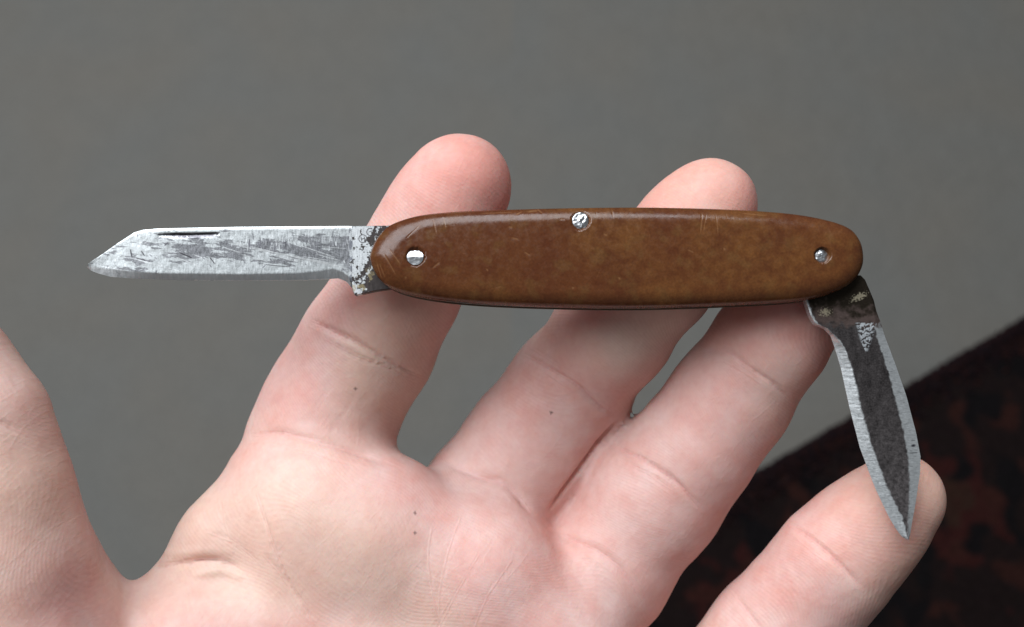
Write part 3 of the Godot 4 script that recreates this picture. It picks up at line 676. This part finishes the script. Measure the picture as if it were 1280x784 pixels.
func make_main_blade(k: Node3D):
	var x0: float = MAIN_TOP[0][0]; var x1: float = MAIN_TOP[-1][0]
	var box := Rect2(x0 - 0.5, 1.98, -17.33 - x0 + 0.5, 12.13)
	var q := func(px: float, py: float) -> Vector2: return Vector2((px - 640.0) * 0.12377, (392.0 - py) * 0.12377)
	var nick_a: Vector2 = q.call(197, 293); var nick_b: Vector2 = q.call(274, 291.5)
	var nn := noise(81, 0.5, 3)
	var rows := []
	var nu := 420
	for i in nu:
		var t := i / float(nu - 1)
		var x := lerpf(x0, x1, t * t * (0.25) + t * 0.75)
		var yt := at_x(MAIN_TOP, x); var yb := at_x(MAIN_BOT, x); var ye := at_x(MAIN_BEV, x)
		ye = clampf(ye, yb + 0.02, yt - 0.02)
		var row := []
		var len := maxf(yt - yb, 0.02)
		for j in 46:
			var y := 0.0; var z := 0.0
			var point := sm(x0 - 0.3, x0 + 12.0, x)          # thinner towards the tip
			var zs := lerpf(0.30, 1.0, point); var zb := lerpf(0.16, 0.56, point)
			if j < 36:
				var f := j / 35.0
				y = lerpf(yt, ye, f); z = lerpf(zs, zb, f)
				if f < 0.06: z -= 0.10 * pow(1.0 - f / 0.06, 2.0)
			else:
				var f := (j - 35) / 10.0
				y = lerpf(ye, yb, f); z = lerpf(zb, 0.05, f * (0.85 + 0.15 * f))
			z += 0.018 * nn.get_noise_2d(x * 1.2, y * 1.2) * clampf((yt - y) * 4, 0, 1)
			# the nail nick: a steep upper lip and a floor that rises again downwards
			var u := (x - nick_a.x) / (nick_b.x - nick_a.x)
			if u > 0 and u < 1:
				var lip := lerpf(nick_a.y, nick_b.y, u) + 0.16 * nn.get_noise_2d(x * 1.1, 3.0)
				var deep := 0.32 * pow(sin(u * PI), 0.6)
				var below := lip - y
				if below > -0.05: z -= deep * sm(-0.05, 0.10, below) * (1.0 - sm(0.08, 0.75, below))
			row.append(Vector3(x, y, maxf(z, 0.03)))
		rows.append(row)
	# worn bright steel, grey patina left in patches, scratches
	var n1 := noise(82, 0.23, 4); var n2 := noise(83, 1.1, 3); var n3 := noise(84, 2.6, 2); var n4 := noise(85, 0.09, 2)
	var paint := func(x, y):
		var px: float = x / 0.12377 + 640.0; var py: float = 392.0 - y / 0.12377
		var bright := 0.60 + 0.08 * n2.get_noise_2d(x * 2.2, y * 0.5) + 0.07 * n2.get_noise_2d(x * 0.3 + y, y * 2.2) + 0.05 * n3.get_noise_2d(x, y)
		var c := Color(bright * 0.93, bright * 0.985, bright)
		var ye := 392.0 - at_x(MAIN_BEV, x) / 0.12377
		# where grinding has not reached: a ragged grey band that widens to the tang
		var band := 1.0 - absf(py - (312.0 + (px - 300.0) * 0.012)) / (15.0 + 5.0 * sm(340, 430, px))
		band *= sm(168, 200, px)
		var rag := n1.get_noise_2d(x * 0.75 + y * 1.1, y * 2.0) * 1.6 + 0.75 * n2.get_noise_2d(x * 0.35 + y * 0.9, y * 1.5) + 0.3 * n3.get_noise_2d(x * 0.4 + y, y * 1.3)
		var k1 := sm(0.16, 0.36, band * 0.8 + rag * 0.8 - 0.10)
		if py > 296: k1 = maxf(k1, sm(360, 425, px + 30 * rag) * sm(ye - 2, ye - 14, py))
		var tone := 0.22 + 0.09 * n2.get_noise_2d(x * 0.9, y * 0.9) + 0.09 * n3.get_noise_2d(x * 1.5, y * 1.5)
		c = c.lerp(Color(tone * 0.94, tone * 0.96, tone * 1.03), k1 * 0.88)
		c = c.lerp(Color(0.13, 0.125, 0.14), sm(0.42, 0.62, n2.get_noise_2d(x * 1.2 + 40, y * 1.6) + 0.25 * n3.get_noise_2d(x, y)) * clampf(band + 0.25, 0, 1) * 0.8)
		var un: float = (x - nick_a.x) / (nick_b.x - nick_a.x)          # dark metal left in the nick
		if un > 0 and un < 1:
			var lip: float = lerpf(nick_a.y, nick_b.y, un) + 0.16 * nn.get_noise_2d(x * 1.1, 3.0)
			c = c.lerp(Color(0.13, 0.125, 0.14), sm(-0.06, 0.0, lip - y) * sm(0.85 * pow(sin(un * PI), 0.6), 0.5 * pow(sin(un * PI), 0.6), lip - y + 0.3 * n2.get_noise_2d(x, y)))
		if py > ye: c = Color(0.50, 0.515, 0.52) * (1.0 + 0.10 * n2.get_noise_2d(x * 3.0, y * 0.4))
		if py > 391.2 - at_x(MAIN_BOT, x) / 0.12377 and px > 260 + 60 * n4.get_noise_2d(x * 6, 0): c = Color(0.72, 0.72, 0.70)   # the polished edge; its glint of caught light is painted in as paler colour
		# the tang: bright metal under black pits and rust
		if px > 436.5:
			var pit := 1.0 * n1.get_noise_2d(x * 3.0 + 9, y * 2.4) + 0.4 * n3.get_noise_2d(x * 0.8, y * 0.8 + 30) - 0.16 + sm(454, 474, px + 10.0 * sm(320, 345, py)) * 0.8 + sm(330, 350, py) * 0.1 - sm(300, 285, py) * 0.35
			c = Color(0.56, 0.59, 0.60).lerp(Color(0.035, 0.026, 0.024), sm(0.02, 0.30, pit) * 0.95)
			c = c.lerp(Color(0.36, 0.30, 0.17), sm(0.3, 0.42, n1.get_noise_2d(x * 2.2, y * 2.2 + 77)) * sm(330, 350, py) * 0.6)
			if px < 441: c = c.lerp(Color(0.25, 0.26, 0.29), sm(0.0, 0.3, n2.get_noise_2d(x, y * 0.6) + 0.2))
		return srgb(c.r, c.g, c.b)
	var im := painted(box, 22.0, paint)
	var rough := painted(box, 22.0, func(x, y):
		var r := 0.42 + 0.12 * n2.get_noise_2d(x * 2.4, y * 0.5) + 0.08 * n3.get_noise_2d(x * 1.5, y * 1.5)
		return Color(r, r, r))
	var shine := srgb(0.78, 0.81, 0.82); var dark := srgb(0.16, 0.16, 0.18)
	for l in [[165, 323, 232, 342, .16], [218, 321, 255, 336, .14], [285, 302, 345, 316, .12], [290, 306, 420, 331, .2], [320, 311, 432, 336, .15], [345, 321, 385, 331, .12], [372, 306, 418, 322, .16], [392, 308, 432, 311, .1], [378, 321, 412, 326, .12], [330, 316, 380, 327, .12], [240, 318, 262, 326, .15], [120, 332, 170, 341, .1], [300, 318, 330, 326, .12], [350, 318, 428, 334, .14], [280, 310, 300, 316, .14], [395, 318, 425, 326, .14]]:
		scratch(im, box, q.call(l[0], l[1]), q.call(l[2], l[3]), l[4], shine, 0.85)
		scratch(rough, box, q.call(l[0], l[1]), q.call(l[2], l[3]), l[4], Color(0.3, 0.3, 0.3), 0.6)
	var rng := RandomNumberGenerator.new(); rng.seed = 12
	for i in 170:                                              # short upright file marks near the spine, and odd nicks
		var px := rng.randf_range(300, 436) if i < 90 else rng.randf_range(130, 436)
		var py := rng.randf_range(288, 308) if i < 90 else rng.randf_range(288, 340)
		var long := rng.randf_range(2, 11) if i < 90 else rng.randf_range(1, 5)
		var slope := rng.randf_range(-0.2, 0.25) if i < 90 else rng.randf_range(-1.5, 1.5)
		scratch(im, box, q.call(px, py), q.call(px + long * slope, py + long), rng.randf_range(0.07, 0.2), shine if rng.randf() < 0.55 else dark, rng.randf_range(0.3, 0.8))
	for l in [[204, 293, 215, 292.5, .16], [213, 292.5, 240, 293, .3], [240, 293, 274, 291, .24], [162, 312, 164, 322, .2], [176, 314, 180, 320, .16], [170, 323, 182, 326, .12], [236, 298, 250, 298, .2], [224, 316, 240, 323, .2], [262, 322, 268, 330, .16], [330, 331, 362, 334, .1]]:
		scratch(im, box, q.call(l[0], l[1]), q.call(l[2], l[3]), l[4], srgb(0.05, 0.048, 0.055), 0.8)
	# stamped marks on the tang: two small ringed signs
	var ink := srgb(0.06, 0.055, 0.06)
	for c in [[453.5, 299.0, 5.0, 0.0, TAU], [463.0, 290.5, 4.6, 0.6, 5.2]]:
		for s in 14:
			var a: float = lerpf(c[3], c[4], s / 14.0); var b: float = lerpf(c[3], c[4], (s + 1) / 14.0)
			scratch(im, box, q.call(c[0] + c[2] * cos(a), c[1] + c[2] * sin(a)), q.call(c[0] + c[2] * cos(b), c[1] + c[2] * sin(b)), 0.13, ink, 0.8)
	for l in [[451, 296.5, 452.5, 302], [455, 295.8, 456.3, 301], [451.8, 299.6, 455.6, 298.6], [461.5, 290.5, 464.5, 289.5], [469, 287, 471, 293], [472, 286, 475, 289]]:
		scratch(im, box, q.call(l[0], l[1]), q.call(l[2], l[3]), 0.13, ink, 0.8)
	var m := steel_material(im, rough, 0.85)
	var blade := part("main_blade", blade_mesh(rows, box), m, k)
	part("tang", add_surface(ArrayMesh.new(), uv_box(plate(pts(TANG), -1.1, 1.1, 0.1), box)), m, blade)

func make_pen_blade(k: Node3D):
	var y0: float = PEN_L[0][0]; var y1: float = PEN_L[-1][0]
	const S := 0.12377
	var box := Rect2(44.56, -y1 - 0.4, 18.81, y1 - y0 + 0.8)
	var nn := noise(91, 0.35, 3); var nr := noise(92, 1.2, 3); var nf := noise(93, 2.8, 2); var ng := noise(94, 1.6, 2)
	var rows := []
	for i in 300:
		var t := i / 299.0
		var y := lerpf(y0, y1, t)
		var l := at_x(PEN_L, y); var r := at_x(PEN_R, y)
		var lb := clampf(at_x(PEN_LB, y) + 0.10 * nr.get_noise_1d(y * 1.5), l + 0.01, r - 0.01)
		var rb := clampf(at_x(PEN_RB, y) + 0.08 * nr.get_noise_1d(y * 1.5 + 90), lb + 0.005, r - 0.003)
		var thick := lerpf(1.0, 0.42, sm(y0 + 8, y1, y))
		var tang := sm(y0 + 9.5, y0 + 7.0, y)
		var edge := lerpf(0.06, thick - 0.12, tang); var edge_r := lerpf(thick * 0.45, thick - 0.12, tang)
		var row := []
		for j in 41:
			var x := 0.0; var z := thick
			if j < 10: x = lerpf(l, lb, j / 10.0); z = lerpf(edge, thick, j / 10.0)
			elif j <= 30: x = lerpf(lb, rb, (j - 10) / 20.0); z = thick - 0.05 * sin((j - 10) / 20.0 * PI)
			else: x = lerpf(rb, r, (j - 30) / 10.0); z = lerpf(thick, edge_r, (j - 30) / 10.0)
			z += 0.022 * nn.get_noise_2d(x * 2.0, y * 2.0)
			row.append(Vector3(x, -y, z))
		rows.append(row)
	var paint := func(x, y):
		var px: float = x / S + 640.0; var py: float = 392.0 - y / S
		var l := at_x(PEN_L, -y) / S + 640.0; var lb := at_x(PEN_LB, -y) / S + 640.0; var rb := at_x(PEN_RB, -y) / S + 640.0
		var g := n_mix(ng, nf, x, y)
		var tone := 0.068 + 0.03 * nn.get_noise_2d(x * 1.4, y * 0.7) + 0.014 * nr.get_noise_2d(x * 0.9, y * 0.5) + 0.02 * nf.get_noise_2d(x, y)
		tone += 0.10 * sm(450, 650, py + 20 * nn.get_noise_2d(x * 2, y * 2)) * (0.6 + 0.8 * nr.get_noise_2d(x, y))
		var c := Color(tone * 1.03, tone * 0.93, tone * 0.93)
		var rag := 1.6 * nn.get_noise_2d(x * 1.2, y * 1.5) + 1.0 * nr.get_noise_2d(x, y * 1.2)
		var steel := 0.62 + 0.09 * g
		var sc := Color(steel * 0.94, steel * 0.985, steel)
		c = c.lerp(sc, maxf(sm(1.7, -1.3, px - lb + rag), sm(-1.7, 1.3, px - rb + rag * 0.8)))
		if py < 412:                                            # the tang, blackened with rust and a few brassy spots
			var k1 := sm(412, 402, py + 8 * nn.get_noise_2d(x * 2, y * 2) - (px - 1050) * 0.05)
			var dk := Color(0.030, 0.024, 0.017).lerp(Color(0.13, 0.095, 0.085), sm(378, 402, py + 18 * nn.get_noise_2d(x * 1.6, y * 1.6) - (px - 1050) * 0.12))
			var e := sm(2.0, 5.0, px - l + 4 * nr.get_noise_2d(x, y))
			c = c.lerp(dk, k1 * e)
			var spot := maxf(sm(12, 3, Vector2(px - 1072, (py - 372 + (px - 1072) * 0.35) * 2.2).length() + 9 * nr.get_noise_2d(x * 2, y * 2)), sm(9, 2, Vector2(px - 1030, (py - 391) * 1.5).length() + 8 * nr.get_noise_2d(x * 2, y * 2)))
			c = c.lerp(Color(0.52, 0.46, 0.33), spot * 0.8)
		var fan := Vector2(px - 1080, py - 418)                   # a bright patch of cross-ground steel
		if absf(fan.x + fan.y * 0.05) < 11 - fan.y * 0.30 and fan.y > -14 and fan.y < 22 and fan.x > -12 + fan.y * 0.5:
			c = c.lerp(Color(0.60, 0.64, 0.67), sm(-0.1, 0.6, sin(py * 1.0 + px * 0.3 + 5 * nn.get_noise_2d(x * 2.5, y * 2.5)) * 0.5 + 1.1 * nr.get_noise_2d(x * 1.4, y * 1.4) + 0.25) * sm(0, 5, 11 - fan.y * 0.3 - absf(fan.x + fan.y * 0.05)))
		return srgb(c.r, c.g, c.b)
	var im := painted(box, 22.0, paint)
	var rough := painted(box, 22.0, func(x, y):
		var r := 0.44 + 0.10 * ng.get_noise_2d(x * 0.5, y * 3.0) + 0.10 * nf.get_noise_2d(x, y)
		return Color(r, r, r))
	var rng := RandomNumberGenerator.new(); rng.seed = 33
	for i in 150:                                               # fine marks straight across both ground edges
		var py := rng.randf_range(430, 655); var y := (py - 392) * S
		var right := rng.randf() < 0.6
		var a := at_x(PEN_RB, y) if right else at_x(PEN_L, y); var b := at_x(PEN_R, y) if right else at_x(PEN_LB, y)
		var f := rng.randf() * 0.6; var e := f + rng.randf() * 0.4
		scratch(im, box, Vector2(lerpf(a, b, f), -y), Vector2(lerpf(a, b, e), -y + rng.randf_range(-0.1, 0.1)), rng.randf_range(0.05, 0.11), srgb(0.2, 0.21, 0.22) if rng.randf() < 0.5 else srgb(0.85, 0.88, 0.9), rng.randf_range(0.25, 0.7))
	scratch(im, box, Vector2((1135 - 640) * S, (392 - 557) * S), Vector2((1139 - 640) * S, (392 - 556.5) * S), 0.35, srgb(0.05, 0.05, 0.06), 0.9)
	scratch(im, box, Vector2((1132 - 640) * S, (392 - 566) * S), Vector2((1142 - 640) * S, (392 - 565.5) * S), 0.12, srgb(0.08, 0.08, 0.09), 0.8)
	part("pen_blade", blade_mesh(rows, box), steel_material(im, rough, 0.8), k)

func n_mix(a: FastNoiseLite, b: FastNoiseLite, x: float, y: float) -> float:
	return a.get_noise_2d(x * 0.4, y * 2.6) + 0.6 * b.get_noise_2d(x * 0.5, y * 1.6)
